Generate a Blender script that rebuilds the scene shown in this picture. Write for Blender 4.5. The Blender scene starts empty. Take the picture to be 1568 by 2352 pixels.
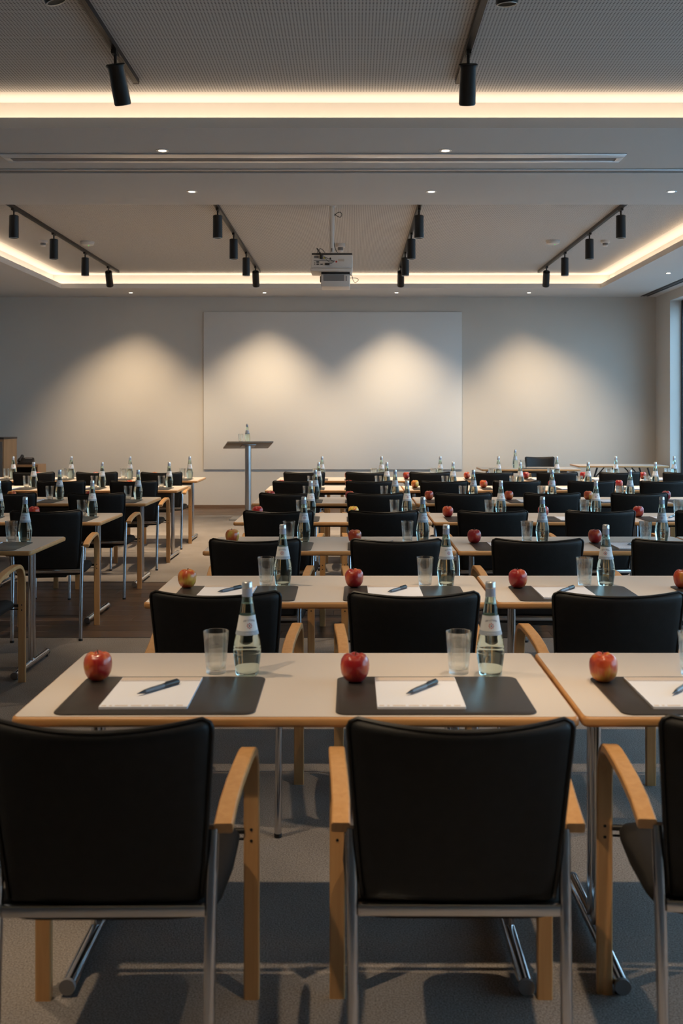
import bpy, bmesh, math, random
from mathutils import Vector, Matrix

random.seed(7)
PI = math.pi
scene = bpy.context.scene
C = scene.collection

# ------------------------------------------------------------------ camera
F_PX, VPX, VPY, EYE = 2352.0, 812.0, 958.0, 1.4645
cam_d = bpy.data.cameras.new('camera')
cam = bpy.data.objects.new('camera', cam_d)
C.objects.link(cam)
cam.location = (0, 0, EYE)
cam.rotation_euler = (PI / 2, 0, 0)
cam_d.sensor_fit = 'VERTICAL'
cam_d.sensor_height = 36.0
cam_d.sensor_width = 24.0
cam_d.lens = 36.0 * F_PX / 2352.0
cam_d.shift_x = (784 - VPX) / 2352.0
cam_d.shift_y = -(1176 - VPY) / 2352.0
cam_d.clip_start = 0.05
cam_d.dof.use_dof = True
cam_d.dof.focus_distance = 6.0
cam_d.dof.aperture_fstop = 5.0
scene.camera = cam

# ------------------------------------------------------------------ world (overcast daylight)
world = bpy.data.worlds.new('overcast_sky')
scene.world = world
world.use_nodes = True
bgn = world.node_tree.nodes['Background']
bgn.inputs['Color'].default_value = (0.43, 0.71, 1.0, 1)
bgn.inputs['Strength'].default_value = 1.25

WARM = (1.0, 0.76, 0.50)
COVE = (1.0, 0.765, 0.53)
COVE_STRENGTH = 1.65
P_WALL, P_TABLE, P_FRONT, P_DOWN = 74.0, 86.0, 31.0, 10.0

# ------------------------------------------------------------------ exposure
vs = scene.view_settings
vs.view_transform = 'Standard'
vs.look = 'None'
vs.exposure = 1.85
vs.gamma = 1.0
vs.use_curve_mapping = False
scene.cycles.use_denoising = True
scene.cycles.use_adaptive_sampling = True
scene.cycles.adaptive_threshold = 0.06
scene.cycles.max_bounces = 8
scene.cycles.diffuse_bounces = 3
scene.cycles.glossy_bounces = 3
scene.cycles.transmission_bounces = 8
scene.cycles.transparent_max_bounces = 16
scene.cycles.sample_clamp_indirect = 6.0
scene.cycles.caustics_reflective = False
scene.cycles.caustics_refractive = True
scene.cycles.blur_glossy = 0.5

# ------------------------------------------------------------------ materials
MATS = {}
def mat(name, col, rough=0.5, metal=0.0, spec=0.5, noise=None, bump=None, coat=0.0, emit=None, estr=0.0, trans=0.0, ior=1.45):
    """Principled material; noise=(scale, amount) varies the colour, bump=(scale, strength)."""
    m = bpy.data.materials.new(name)
    m.use_nodes = True
    nt = m.node_tree
    b = nt.nodes['Principled BSDF']
    b.inputs['Base Color'].default_value = (*col, 1)
    b.inputs['Roughness'].default_value = rough
    b.inputs['Metallic'].default_value = metal
    b.inputs['Specular IOR Level'].default_value = spec
    b.inputs['Coat Weight'].default_value = coat
    b.inputs['Transmission Weight'].default_value = trans
    b.inputs['IOR'].default_value = ior
    if emit:
        b.inputs['Emission Color'].default_value = (*emit, 1)
        b.inputs['Emission Strength'].default_value = estr
    tc = None
    if noise or bump:
        tc = nt.nodes.new('ShaderNodeTexCoord')
    if noise:
        n = nt.nodes.new('ShaderNodeTexNoise')
        n.inputs['Scale'].default_value = noise[0]
        n.inputs['Detail'].default_value = 5
        nt.links.new(tc.outputs['Object'], n.inputs['Vector'])
        r = nt.nodes.new('ShaderNodeValToRGB')
        a = noise[1]
        r.color_ramp.elements[0].color = (*[max(0, c * (1 - a)) for c in col], 1)
        r.color_ramp.elements[1].color = (*[min(1, c * (1 + a)) for c in col], 1)
        r.color_ramp.elements[0].position = 0.3
        r.color_ramp.elements[1].position = 0.7
        nt.links.new(n.outputs['Fac'], r.inputs['Fac'])
        nt.links.new(r.outputs['Color'], b.inputs['Base Color'])
    if bump:
        n2 = nt.nodes.new('ShaderNodeTexNoise')
        n2.inputs['Scale'].default_value = bump[0]
        n2.inputs['Detail'].default_value = 4
        nt.links.new(tc.outputs['Object'], n2.inputs['Vector'])
        bp = nt.nodes.new('ShaderNodeBump')
        bp.inputs['Strength'].default_value = bump[1]
        bp.inputs['Distance'].default_value = 0.004
        nt.links.new(n2.outputs['Fac'], bp.inputs['Height'])
        nt.links.new(bp.outputs['Normal'], b.inputs['Normal'])
    MATS[name] = m
    return m

def wood(name, c1, c2, axis_scale, rough=0.45, vary=0.0):
    m = bpy.data.materials.new(name)
    m.use_nodes = True
    nt = m.node_tree
    b = nt.nodes['Principled BSDF']
    b.inputs['Roughness'].default_value = rough
    tc = nt.nodes.new('ShaderNodeTexCoord')
    mp = nt.nodes.new('ShaderNodeMapping')
    mp.inputs['Scale'].default_value = axis_scale
    nt.links.new(tc.outputs['Object'], mp.inputs['Vector'])
    oi = nt.nodes.new('ShaderNodeObjectInfo')
    ad = nt.nodes.new('ShaderNodeVectorMath'); ad.operation = 'MULTIPLY_ADD'
    cb = nt.nodes.new('ShaderNodeCombineXYZ')
    for i in range(3):
        nt.links.new(oi.outputs['Random'], cb.inputs[i])
    ad.inputs[1].default_value = (37, 37, 37)
    nt.links.new(cb.outputs[0], ad.inputs[0])
    nt.links.new(mp.outputs[0], ad.inputs[2])
    n = nt.nodes.new('ShaderNodeTexNoise')
    n.inputs['Scale'].default_value = 1.0
    n.inputs['Detail'].default_value = 6
    n.inputs['Distortion'].default_value = 0.6
    nt.links.new(ad.outputs[0], n.inputs['Vector'])
    r = nt.nodes.new('ShaderNodeValToRGB')
    r.color_ramp.elements[0].position = 0.32
    r.color_ramp.elements[1].position = 0.68
    r.color_ramp.elements[0].color = (*c1, 1)
    r.color_ramp.elements[1].color = (*c2, 1)
    nt.links.new(n.outputs['Fac'], r.inputs['Fac'])
    out = r.outputs['Color']
    if vary:
        hs = nt.nodes.new('ShaderNodeHueSaturation')
        mr = nt.nodes.new('ShaderNodeMapRange')
        mr.inputs['To Min'].default_value = 1 - vary
        mr.inputs['To Max'].default_value = 1 + vary
        nt.links.new(oi.outputs['Random'], mr.inputs['Value'])
        nt.links.new(mr.outputs[0], hs.inputs['Value'])
        nt.links.new(out, hs.inputs['Color'])
        out = hs.outputs['Color']
    nt.links.new(out, b.inputs['Base Color'])
    MATS[name] = m
    return m

M_wall = mat('wall_paint', (0.61, 0.568, 0.512), 0.85, spec=0.2, noise=(1.2, 0.02), bump=(180, 0.08))
M_wallw = mat('side_wall_paint', (0.66, 0.63, 0.59), 0.85, spec=0.2, noise=(1.2, 0.02))
M_ceil = mat('ceiling_paint', (0.66, 0.64, 0.62), 0.9, spec=0.15, noise=(0.8, 0.015))
M_board = mat('screen_board', (0.73, 0.715, 0.69), 0.55, spec=0.3)
M_black_paint = mat('black_lamp_paint', (0.012, 0.011, 0.011), 0.42, spec=0.4)
M_track = mat('dark_track_paint', (0.016, 0.0135, 0.012), 0.4, spec=0.45)
M_leather = mat('black_leather', (0.0085, 0.0083, 0.0082), 0.5, spec=0.36, noise=(40, 0.2), bump=(420, 0.2))
M_piping = mat('black_piping', (0.008, 0.0075, 0.007), 0.40, spec=0.45)
M_seat = mat('black_seat_fabric', (0.022, 0.020, 0.0185), 0.75, spec=0.2, bump=(700, 0.3))
M_chrome = mat('chrome', (0.62, 0.62, 0.63), 0.13, metal=1.0)
M_brushed = mat('brushed_chrome', (0.62, 0.60, 0.58), 0.17, metal=1.0)
M_steel = mat('matt_steel', (0.42, 0.42, 0.42), 0.32, metal=1.0)
M_black_metal = mat('black_metal', (0.012, 0.012, 0.012), 0.45)
M_beech = wood('beech_arm', (0.57, 0.295, 0.110), (0.65, 0.355, 0.145), (60, 60, 4), 0.38)
M_beech_edge = wood('beech_edge', (0.50, 0.245, 0.085), (0.58, 0.30, 0.112), (4, 60, 60), 0.4)
M_lam = mat('cream_laminate', (0.68, 0.60, 0.525), 0.42, spec=0.45, noise=(2.0, 0.015))
M_pad = mat('dark_desk_pad', (0.036, 0.029, 0.024), 0.40, spec=0.45, noise=(25, 0.1), bump=(600, 0.1))
M_paper = mat('white_paper', (0.76, 0.76, 0.80), 0.8, spec=0.2)
M_paper_h = mat('paper_header', (0.60, 0.50, 0.42), 0.8, spec=0.2)
M_paper_b = mat('paper_print', (0.20, 0.12, 0.08), 0.8, spec=0.2)
M_pen = mat('pen_grey_blue', (0.10, 0.125, 0.16), 0.3, coat=0.3)
M_pen_dark = mat('pen_dark', (0.022, 0.026, 0.034), 0.35)
M_cap = mat('silver_cap', (0.72, 0.73, 0.74), 0.32, metal=0.75)
M_sleeve = mat('neck_sleeve', (0.34, 0.38, 0.47), 0.45)
M_label = mat('paper_label', (0.70, 0.72, 0.73), 0.6)
M_labelband = mat('label_band', (0.36, 0.41, 0.47), 0.6)
M_ltext = mat('label_ink', (0.05, 0.075, 0.15), 0.6)
M_lred = mat('label_red', (0.45, 0.045, 0.06), 0.6)
M_lwhite = mat('label_pale_ink', (0.62, 0.68, 0.74), 0.6)
M_stem = mat('apple_stem', (0.09, 0.05, 0.02), 0.8)
M_white_pl = mat('white_plastic', (0.68, 0.63, 0.585), 0.45)
M_grey_pl = mat('grey_plastic', (0.20, 0.19, 0.19), 0.5)
M_dark_pl = mat('dark_plastic', (0.025, 0.021, 0.02), 0.45)
M_cable = mat('black_cable', (0.012, 0.012, 0.012), 0.5)
M_red = mat('red_mark', (0.55, 0.05, 0.03), 0.5)
M_yellow = mat('yellow_mark', (0.65, 0.52, 0.05), 0.5)
M_frame = mat('window_frame_anthracite', (0.018, 0.022, 0.027), 0.4)
M_cabwood = wood('cabinet_beech', (0.36, 0.20, 0.095), (0.44, 0.255, 0.125), (8, 8, 1.5), 0.45)
M_cabdoor = mat('cabinet_grey_door', (0.16, 0.135, 0.115), 0.45)
M_cabtop = mat('cabinet_dark_top', (0.04, 0.025, 0.02), 0.4)
M_lecttop = wood('lectern_top_wood', (0.20, 0.165, 0.125), (0.26, 0.215, 0.165), (3, 40, 40), 0.35)
M_basebd = wood('baseboard_wood', (0.15, 0.085, 0.05), (0.19, 0.11, 0.065), (2, 30, 30), 0.5)
M_plank = wood('dark_wood_plank', (0.075, 0.042, 0.025), (0.115, 0.068, 0.041), (2.2, 26, 26), 0.42, vary=0.16)
M_sub = mat('subfloor', (0.02, 0.015, 0.012), 0.9)
M_ground = mat('terrace_paving', (0.30, 0.30, 0.30), 0.9, noise=(3, 0.1))
M_vent = mat('vent_white', (0.80, 0.80, 0.82), 0.33, metal=0.75)
M_vent_d = mat('vent_dark', (0.03, 0.032, 0.035), 0.6)
M_led = mat('led_strip', (0.9, 0.9, 0.9), 0.5, emit=COVE, estr=COVE_STRENGTH)
M_lamp = mat('lamp_disc', (0.9, 0.9, 0.9), 0.5, emit=(1.0, 0.84, 0.62), estr=5.0)
M_lamp_dim = mat('spot_lens', (0.7, 0.68, 0.64), 0.25, emit=(1.0, 0.84, 0.62), estr=0.3)
M_bezel = mat('spot_bezel', (0.50, 0.47, 0.44), 0.35, metal=0.6)
M_green = mat('green_led', (0.1, 0.6, 0.1), 0.4, emit=(0.1, 0.9, 0.15), estr=0.25)

# carpet: speckled grey loop pile
def make_carpet():
    m = bpy.data.materials.new('grey_carpet')
    m.use_nodes = True
    nt = m.node_tree
    b = nt.nodes['Principled BSDF']
    b.inputs['Roughness'].default_value = 0.95
    b.inputs['Specular IOR Level'].default_value = 0.1
    tc = nt.nodes.new('ShaderNodeTexCoord')
    n = nt.nodes.new('ShaderNodeTexNoise')
    n.inputs['Scale'].default_value = 210
    n.inputs['Detail'].default_value = 3
    nt.links.new(tc.outputs['Object'], n.inputs['Vector'])
    n3 = nt.nodes.new('ShaderNodeTexNoise')
    n3.inputs['Scale'].default_value = 2.4
    n3.inputs['Detail'].default_value = 3
    nt.links.new(tc.outputs['Object'], n3.inputs['Vector'])
    mx = nt.nodes.new('ShaderNodeMath'); mx.operation = 'MULTIPLY_ADD'
    mx.inputs[1].default_value = 0.25
    nt.links.new(n3.outputs['Fac'], mx.inputs[0])
    nt.links.new(n.outputs['Fac'], mx.inputs[2])
    r = nt.nodes.new('ShaderNodeValToRGB')
    r.color_ramp.elements[0].position = 0.42
    r.color_ramp.elements[1].position = 0.82
    r.color_ramp.elements[0].color = (0.15, 0.134, 0.125, 1)
    r.color_ramp.elements[1].color = (0.41, 0.368, 0.338, 1)
    nt.links.new(mx.outputs[0], r.inputs['Fac'])
    nt.links.new(r.outputs['Color'], b.inputs['Base Color'])
    bp = nt.nodes.new('ShaderNodeBump')
    bp.inputs['Strength'].default_value = 0.5
    bp.inputs['Distance'].default_value = 0.004
    nt.links.new(n.outputs['Fac'], bp.inputs['Height'])
    nt.links.new(bp.outputs['Normal'], b.inputs['Normal'])
    return m
M_carpet = make_carpet()

# perforated acoustic ceiling: rows of small round holes
def make_perf():
    m = bpy.data.materials.new('perforated_ceiling')
    m.use_nodes = True
    nt = m.node_tree
    b = nt.nodes['Principled BSDF']
    b.inputs['Roughness'].default_value = 0.9
    b.inputs['Specular IOR Level'].default_value = 0.15
    g = nt.nodes.new('ShaderNodeNewGeometry')
    pitch = 0.0187
    sc = nt.nodes.new('ShaderNodeVectorMath'); sc.operation = 'SCALE'
    sc.inputs['Scale'].default_value = 1 / pitch
    nt.links.new(g.outputs['Position'], sc.inputs[0])
    fr = nt.nodes.new('ShaderNodeVectorMath'); fr.operation = 'FRACTION'
    nt.links.new(sc.outputs[0], fr.inputs[0])
    sb = nt.nodes.new('ShaderNodeVectorMath'); sb.operation = 'SUBTRACT'
    sb.inputs[1].default_value = (0.5, 0.5, 0.5)
    nt.links.new(fr.outputs[0], sb.inputs[0])
    ml = nt.nodes.new('ShaderNodeVectorMath'); ml.operation = 'MULTIPLY'
    ml.inputs[1].default_value = (1, 1, 0)
    nt.links.new(sb.outputs[0], ml.inputs[0])
    ln = nt.nodes.new('ShaderNodeVectorMath'); ln.operation = 'LENGTH'
    nt.links.new(ml.outputs[0], ln.inputs[0])
    lt = nt.nodes.new('ShaderNodeMath'); lt.operation = 'LESS_THAN'
    lt.inputs[1].default_value = 0.25
    nt.links.new(ln.outputs['Value'], lt.inputs[0])
    mx = nt.nodes.new('ShaderNodeMix'); mx.data_type = 'RGBA'
    mx.inputs['A'].default_value = (0.62, 0.595, 0.57, 1)
    mx.inputs['B'].default_value = (0.17, 0.158, 0.148, 1)
    nt.links.new(lt.outputs[0], mx.inputs['Factor'])
    nt.links.new(mx.outputs['Result'], b.inputs['Base Color'])
    return m
M_perf = make_perf()

# apple skin: red over yellow; the object colour's red channel sets how much yellow shows
def make_apple_mat():
    m = bpy.data.materials.new('apple_skin')
    m.use_nodes = True
    nt = m.node_tree
    b = nt.nodes['Principled BSDF']
    b.inputs['Roughness'].default_value = 0.28
    b.inputs['Coat Weight'].default_value = 0.25
    tc = nt.nodes.new('ShaderNodeTexCoord')
    oi = nt.nodes.new('ShaderNodeObjectInfo')
    sp = nt.nodes.new('ShaderNodeSeparateColor')
    nt.links.new(oi.outputs['Color'], sp.inputs[0])
    mp = nt.nodes.new('ShaderNodeMapping')
    mp.inputs['Scale'].default_value = (16, 16, 9)
    nt.links.new(tc.outputs['Object'], mp.inputs['Vector'])
    ad = nt.nodes.new('ShaderNodeVectorMath'); ad.operation = 'ADD'
    cb = nt.nodes.new('ShaderNodeCombineXYZ')
    mr = nt.nodes.new('ShaderNodeMath'); mr.operation = 'MULTIPLY'; mr.inputs[1].default_value = 50
    nt.links.new(oi.outputs['Random'], mr.inputs[0])
    nt.links.new(mr.outputs[0], cb.inputs[0])
    nt.links.new(mp.outputs[0], ad.inputs[0])
    nt.links.new(cb.outputs[0], ad.inputs[1])
    n = nt.nodes.new('ShaderNodeTexNoise')
    n.inputs['Scale'].default_value = 1.5
    n.inputs['Detail'].default_value = 2
    nt.links.new(ad.outputs[0], n.inputs['Vector'])
    fine = nt.nodes.new('ShaderNodeTexNoise')
    mp2 = nt.nodes.new('ShaderNodeMapping')
    mp2.inputs['Scale'].default_value = (150, 150, 22)
    nt.links.new(tc.outputs['Object'], mp2.inputs['Vector'])
    nt.links.new(mp2.outputs[0], fine.inputs['Vector'])
    fine.inputs['Scale'].default_value = 1.0
    a1 = nt.nodes.new('ShaderNodeMath'); a1.operation = 'MULTIPLY_ADD'
    a1.inputs[1].default_value = 0.16
    nt.links.new(fine.outputs['Fac'], a1.inputs[0])
    nt.links.new(n.outputs['Fac'], a1.inputs[2])
    a2 = nt.nodes.new('ShaderNodeMath'); a2.operation = 'ADD'
    nt.links.new(a1.outputs[0], a2.inputs[0])
    nt.links.new(sp.outputs[0], a2.inputs[1])
    r = nt.nodes.new('ShaderNodeValToRGB')
    e = r.color_ramp.elements
    e[0].position = 0.60; e[0].color = (0.30, 0.012, 0.014, 1)
    e[1].position = 1.02; e[1].color = (0.62, 0.42, 0.06, 1)
    k = e.new(0.80); k.color = (0.52, 0.09, 0.025, 1)
    nt.links.new(a2.outputs[0], r.inputs['Fac'])
    nt.links.new(r.outputs['Color'], b.inputs['Base Color'])
    return m
M_apple = make_apple_mat()

def make_glass(name, tint, ior, clear):
    """glass: real refraction mixed with a straight-through share so that light passes to the table."""
    m = bpy.data.materials.new(name)
    m.use_nodes = True
    nt = m.node_tree
    nt.nodes.remove(nt.nodes['Principled BSDF'])
    out = nt.nodes['Material Output']
    g = nt.nodes.new('ShaderNodeBsdfGlass')
    g.inputs['Color'].default_value = (*tint, 1)
    g.inputs['IOR'].default_value = ior
    g.inputs['Roughness'].default_value = 0.0
    t = nt.nodes.new('ShaderNodeBsdfTransparent')
    t.inputs['Color'].default_value = (*tint, 1)
    mx = nt.nodes.new('ShaderNodeMixShader')
    mx.inputs[0].default_value = clear
    nt.links.new(g.outputs[0], mx.inputs[1])
    nt.links.new(t.outputs[0], mx.inputs[2])
    nt.links.new(mx.outputs[0], out.inputs['Surface'])
    return m
M_glass = make_glass('clear_glass', (0.985, 0.998, 0.992), 1.45, 0.5)
M_bottle = make_glass('green_tint_bottle_glass', (0.90, 0.965, 0.925), 1.37, 0.12)
M_water = make_glass('water', (0.985, 0.998, 0.99), 1.0, 0.9)
M_pane = make_glass('window_glass', (0.95, 0.98, 0.98), 1.02, 0.6)

# ------------------------------------------------------------------ mesh helpers
def finish(name, bm, material, parent=None, smooth=False, angle=None):
    bmesh.ops.recalc_face_normals(bm, faces=bm.faces)
    me = bpy.data.meshes.new(name)
    bm.to_mesh(me)
    bm.free()
    if smooth:
        me.polygons.foreach_set('use_smooth', [True] * len(me.polygons))
        if angle:
            me.set_sharp_from_angle(angle=math.radians(angle))
    me.materials.append(material)
    o = bpy.data.objects.new(name, me)
    C.objects.link(o)
    if parent is not None:
        o.parent = parent
    return o

def empty(name, loc=(0, 0, 0), rz=0.0):
    o = bpy.data.objects.new(name, None)
    o.empty_display_size = 0.1
    o.location = loc
    o.rotation_euler = (0, 0, rz)
    C.objects.link(o)
    return o

def tag(o, label=None, cat=None, group=None, kind=None):
    if label: o['label'] = label
    if cat: o['category'] = cat
    if group: o['group'] = group
    if kind: o['kind'] = kind
    return o

def copy_tree(o, parent=None):
    c = o.copy()
    C.objects.link(c)
    c.parent = parent
    for ch in list(o.children):
        copy_tree(ch, c)
    return c

def add_box(bm, x0, x1, y0, y1, z0, z1):
    v = [bm.verts.new(p) for p in ((x0, y0, z0), (x1, y0, z0), (x1, y1, z0), (x0, y1, z0),
                                   (x0, y0, z1), (x1, y0, z1), (x1, y1, z1), (x0, y1, z1))]
    for f in ((0, 3, 2, 1), (4, 5, 6, 7), (0, 1, 5, 4), (1, 2, 6, 5), (2, 3, 7, 6), (3, 0, 4, 7)):
        bm.faces.new([v[i] for i in f])
    return v

def box(name, x0, x1, y0, y1, z0, z1, material, parent=None, bevel=0.0):
    bm = bmesh.new()
    add_box(bm, x0, x1, y0, y1, z0, z1)
    if bevel:
        bmesh.ops.bevel(bm, geom=bm.edges[:], offset=bevel, segments=2, affect='EDGES', profile=0.5)
    return finish(name, bm, material, parent, smooth=bool(bevel), angle=35)

def add_lathe(bm, prof, seg=24, center=(0, 0, 0), lobes=None):
    rings = []
    cx, cy, cz = center
    for r, z in prof:
        if r <= 1e-6:
            rings.append([bm.verts.new((cx, cy, cz + z))])
        else:
            rings.append([bm.verts.new((cx + r * math.cos(2 * PI * i / seg), cy + r * math.sin(2 * PI * i / seg), cz + z)) for i in range(seg)])
    for a, b in zip(rings, rings[1:]):
        if len(a) == 1 and len(b) == 1:
            continue
        for i in range(seg):
            j = (i + 1) % seg
            if len(a) == 1:
                bm.faces.new((a[0], b[i], b[j]))
            elif len(b) == 1:
                bm.faces.new((a[i], a[j], b[0]))
            else:
                bm.faces.new((a[i], a[j], b[j], b[i]))
    return rings

def lathe(name, prof, material, parent=None, seg=24, center=(0, 0, 0), angle=40):
    bm = bmesh.new()
    add_lathe(bm, prof, seg, center)
    return finish(name, bm, material, parent, True, angle)

def add_tube(bm, pts, r, seg=10, closed=False, cap=True):
    pts = [Vector(p) for p in pts]
    n = len(pts)
    rad = r if isinstance(r, (list, tuple)) else [r] * n
    rings = []
    prev = None
    for i, p in enumerate(pts):
        if closed:
            d = (pts[(i + 1) % n] - pts[i - 1]).normalized()
        else:
            d = (pts[min(i + 1, n - 1)] - pts[max(i - 1, 0)]).normalized()
        if prev is None:
            up = Vector((0, 0, 1)) if abs(d.z) < 0.9 else Vector((0, 1, 0))
            u = d.cross(up).normalized()
        else:
            u = (prev - d * prev.dot(d)).normalized()
        prev = u
        w = d.cross(u)
        rings.append([bm.verts.new(p + rad[i] * (u * math.cos(2 * PI * k / seg) + w * math.sin(2 * PI * k / seg))) for k in range(seg)])
    m = n if closed else n - 1
    for i in range(m):
        a, b = rings[i], rings[(i + 1) % n]
        for k in range(seg):
            l = (k + 1) % seg
            bm.faces.new((a[k], a[l], b[l], b[k]))
    if cap and not closed:
        bm.faces.new(rings[0][::-1])
        bm.faces.new(rings[-1])

def tube(name, pts, r, material, parent=None, seg=10, closed=False):
    bm = bmesh.new()
    add_tube(bm, pts, r, seg, closed)
    return finish(name, bm, material, parent, True, 50)

def round_rect(w, d, r, n=5, cx=0, cy=0):
    pts = []
    for (sx, sy, a0) in ((1, 1, 0), (-1, 1, 90), (-1, -1, 180), (1, -1, 270)):
        for k in range(n + 1):
            a = math.radians(a0 + 90 * k / n)
            pts.append((cx + sx * (w / 2 - r) + r * math.cos(a), cy + sy * (d / 2 - r) + r * math.sin(a)))
    return pts

def slab(name, outline, z0, z1, material, parent=None, bevel=0.0, seg=2):
    """a flat slab with a given outline and rounded rims"""
    bm = bmesh.new()
    cx = sum(p[0] for p in outline) / len(outline)
    cy = sum(p[1] for p in outline) / len(outline)
    layers = []
    if bevel:
        for k in range(seg + 1):
            a = PI / 2 * k / seg
            layers.append((z0 + bevel * (1 - math.sin(a)), -bevel * (1 - math.cos(PI / 2 - a))))
        layers.reverse()
        lo = sorted([(z0 + bevel * (1 - math.cos(PI / 2 * k / seg)), bevel * (1 - math.sin(PI / 2 * k / seg))) for k in range(seg + 1)])
        hi = sorted([(z1 - bevel * (1 - math.cos(PI / 2 * k / seg)), bevel * (1 - math.sin(PI / 2 * k / seg))) for k in range(seg + 1)])
        layers = lo + hi
    else:
        layers = [(z0, 0), (z1, 0)]
    n = len(outline)
    rings = []
    for z, ins in layers:
        ring = []
        for i, (x, y) in enumerate(outline):
            px, py = outline[i - 1]; qx, qy = outline[(i + 1) % n]
            tx, ty = qx - px, qy - py
            l = math.hypot(tx, ty) or 1
            nx, ny = ty / l, -tx / l            # outward for counter-clockwise outlines
            ring.append(bm.verts.new((x - nx * ins, y - ny * ins, z)))
        rings.append(ring)
    for a, b in zip(rings, rings[1:]):
        for i in range(n):
            j = (i + 1) % n
            bm.faces.new((a[i], a[j], b[j], b[i]))
    bm.faces.new(rings[0][::-1])
    bm.faces.new(rings[-1])
    return finish(name, bm, material, parent, True, 30)

def smoothstep(t):
    t = max(0.0, min(1.0, t))
    return t * t * (3 - 2 * t)

# ------------------------------------------------------------------ room dimensions
WALL_Y, REAR_Y = 16.48, -2.6
XL, XR = -5.95, 4.86
Z_LOW, Z_UP = 3.398, 3.62
T_H = 0.73                                    # table height
COFFERS = [(-4.39, 3.71, 0.9, 6.85), (-4.39, 3.71, 9.32, 15.37)]   # x0,x1,y0,y1 of each raised field

# floor ------------------------------------------------------------
floor = box('floor', XL, XR + 0.2, REAR_Y, WALL_Y, -0.08, -0.02, M_sub)
tag(floor, kind='structure')
box('carpet', XL, XR + 0.2, REAR_Y, 6.79, -0.02, 0.0, M_carpet, floor)
box('carpet', XL, XR + 0.2, 9.09, 15.25, -0.02, 0.0, M_carpet, floor)
for yy in (6.79, 9.075):
    box('edge_strip', XL, XR + 0.2, yy, yy + 0.015, -0.02, 0.001, M_black_metal, floor)
def plank_mesh(L, W):
    bm = bmesh.new()
    add_box(bm, 0, L, 0, W, -0.02, 0.0)
    bmesh.ops.bevel(bm, geom=[e for e in bm.edges if all(v.co.z > -0.001 for v in e.verts)], offset=0.0018, segments=1, affect='EDGES')
    return finish('plank', bm, M_plank, floor)
def planks(y0, y1, rows):
    W = (y1 - y0) / rows
    L = 1.82
    proto = plank_mesh(L - 0.002, W - 0.0022)
    first = True
    for r in range(rows):
        x = XL - (0.37 * (r % 5)) * 1.0
        while x < XR + 0.2:
            a, b = max(x, XL), min(x + L, XR + 0.2)
            if b - a > 0.05:
                o = proto if first else proto.copy()
                if not first:
                    C.objects.link(o)
                first = False
                o.parent = floor
                o.location = (a, y0 + r * W, 0)
                o.scale = ((b - a) / L, 1, 1)
            x += L
planks(6.806, 9.074, 12)
planks(15.251, WALL_Y, 7)

# walls ------------------------------------------------------------
wf = box('wall_front', XL - 0.2, XR + 0.4, WALL_Y, WALL_Y + 0.2, -0.08, 4.0, M_wall); tag(wf, kind='structure')
wl = box('wall_left', XL - 0.2, XL, REAR_Y, WALL_Y, -0.08, 4.0, M_wallw); tag(wl, kind='structure')
wb = box('wall_rear', XL - 0.2, XR + 0.4, REAR_Y - 0.2, REAR_Y, -0.08, 4.0, M_cabwood); tag(wb, kind='structure')
WY0, WY1, WZ0, WZ1 = 0.6, 15.74, 0.06, 3.255
bm = bmesh.new()
add_box(bm, XR, XR + 0.3, WY1, WALL_Y, -0.08, 4.0)
add_box(bm, XR, XR + 0.3, REAR_Y, WY0, -0.08, 4.0)
add_box(bm, XR, XR + 0.3, WY0, WY1, WZ1, 4.0)
add_box(bm, XR, XR + 0.3, WY0, WY1, -0.08, WZ0)
wr = finish('wall_right', bm, M_wallw); tag(wr, kind='structure')
bb = box('baseboard_front', XL, XR, WALL_Y - 0.014, WALL_Y, 0, 0.052, M_basebd); tag(bb, kind='structure')
bb = box('baseboard_left', XL, XL + 0.014, REAR_Y, WALL_Y - 0.014, 0, 0.052, M_basebd); tag(bb, kind='structure')
bb = box('baseboard_right', XR - 0.014, XR, WY1, WALL_Y - 0.014, 0, 0.052, M_basebd); tag(bb, kind='structure')
gr = box('ground', XR + 0.45, 60, -30, 50, -0.4, -0.1, M_ground); tag(gr, kind='structure')

# window front along the right wall
win = empty('window_1', (XR + 0.17, WY0, WZ0)); tag(win, kind='structure')
npan = 9
pw = (WY1 - WY0) / npan
H = WZ1 - WZ0
for i in range(npan + 1):
    yy = i * pw
    w = 0.05
    box('mullion', 0, 0.09, max(0, yy - w), min(WY1 - WY0, yy + w), 0, H, M_frame, win, 0.004)
box('top_rail', 0.002, 0.088, 0, WY1 - WY0, H - 0.09, H, M_frame, win)
box('bottom_rail', 0.002, 0.088, 0, WY1 - WY0, 0, 0.10, M_frame, win)
for i in range(npan):
    box('pane', 0.04, 0.052, i * pw + 0.04, (i + 1) * pw - 0.04, 0.09, H - 0.08, M_pane, win)

# ceiling ------------------------------------------------------------
bm = bmesh.new()
t = 0.17                                     # width of the light trough with its lip
ZB = 3.408
def slabs_around(bm, x0, x1, y0, y1, z0, z1, inner):
    pass
ys = [REAR_Y, COFFERS[0][2], COFFERS[0][3], COFFERS[1][2], COFFERS[1][3], WALL_Y]
cx0, cx1 = COFFERS[0][0], COFFERS[0][1]
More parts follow.
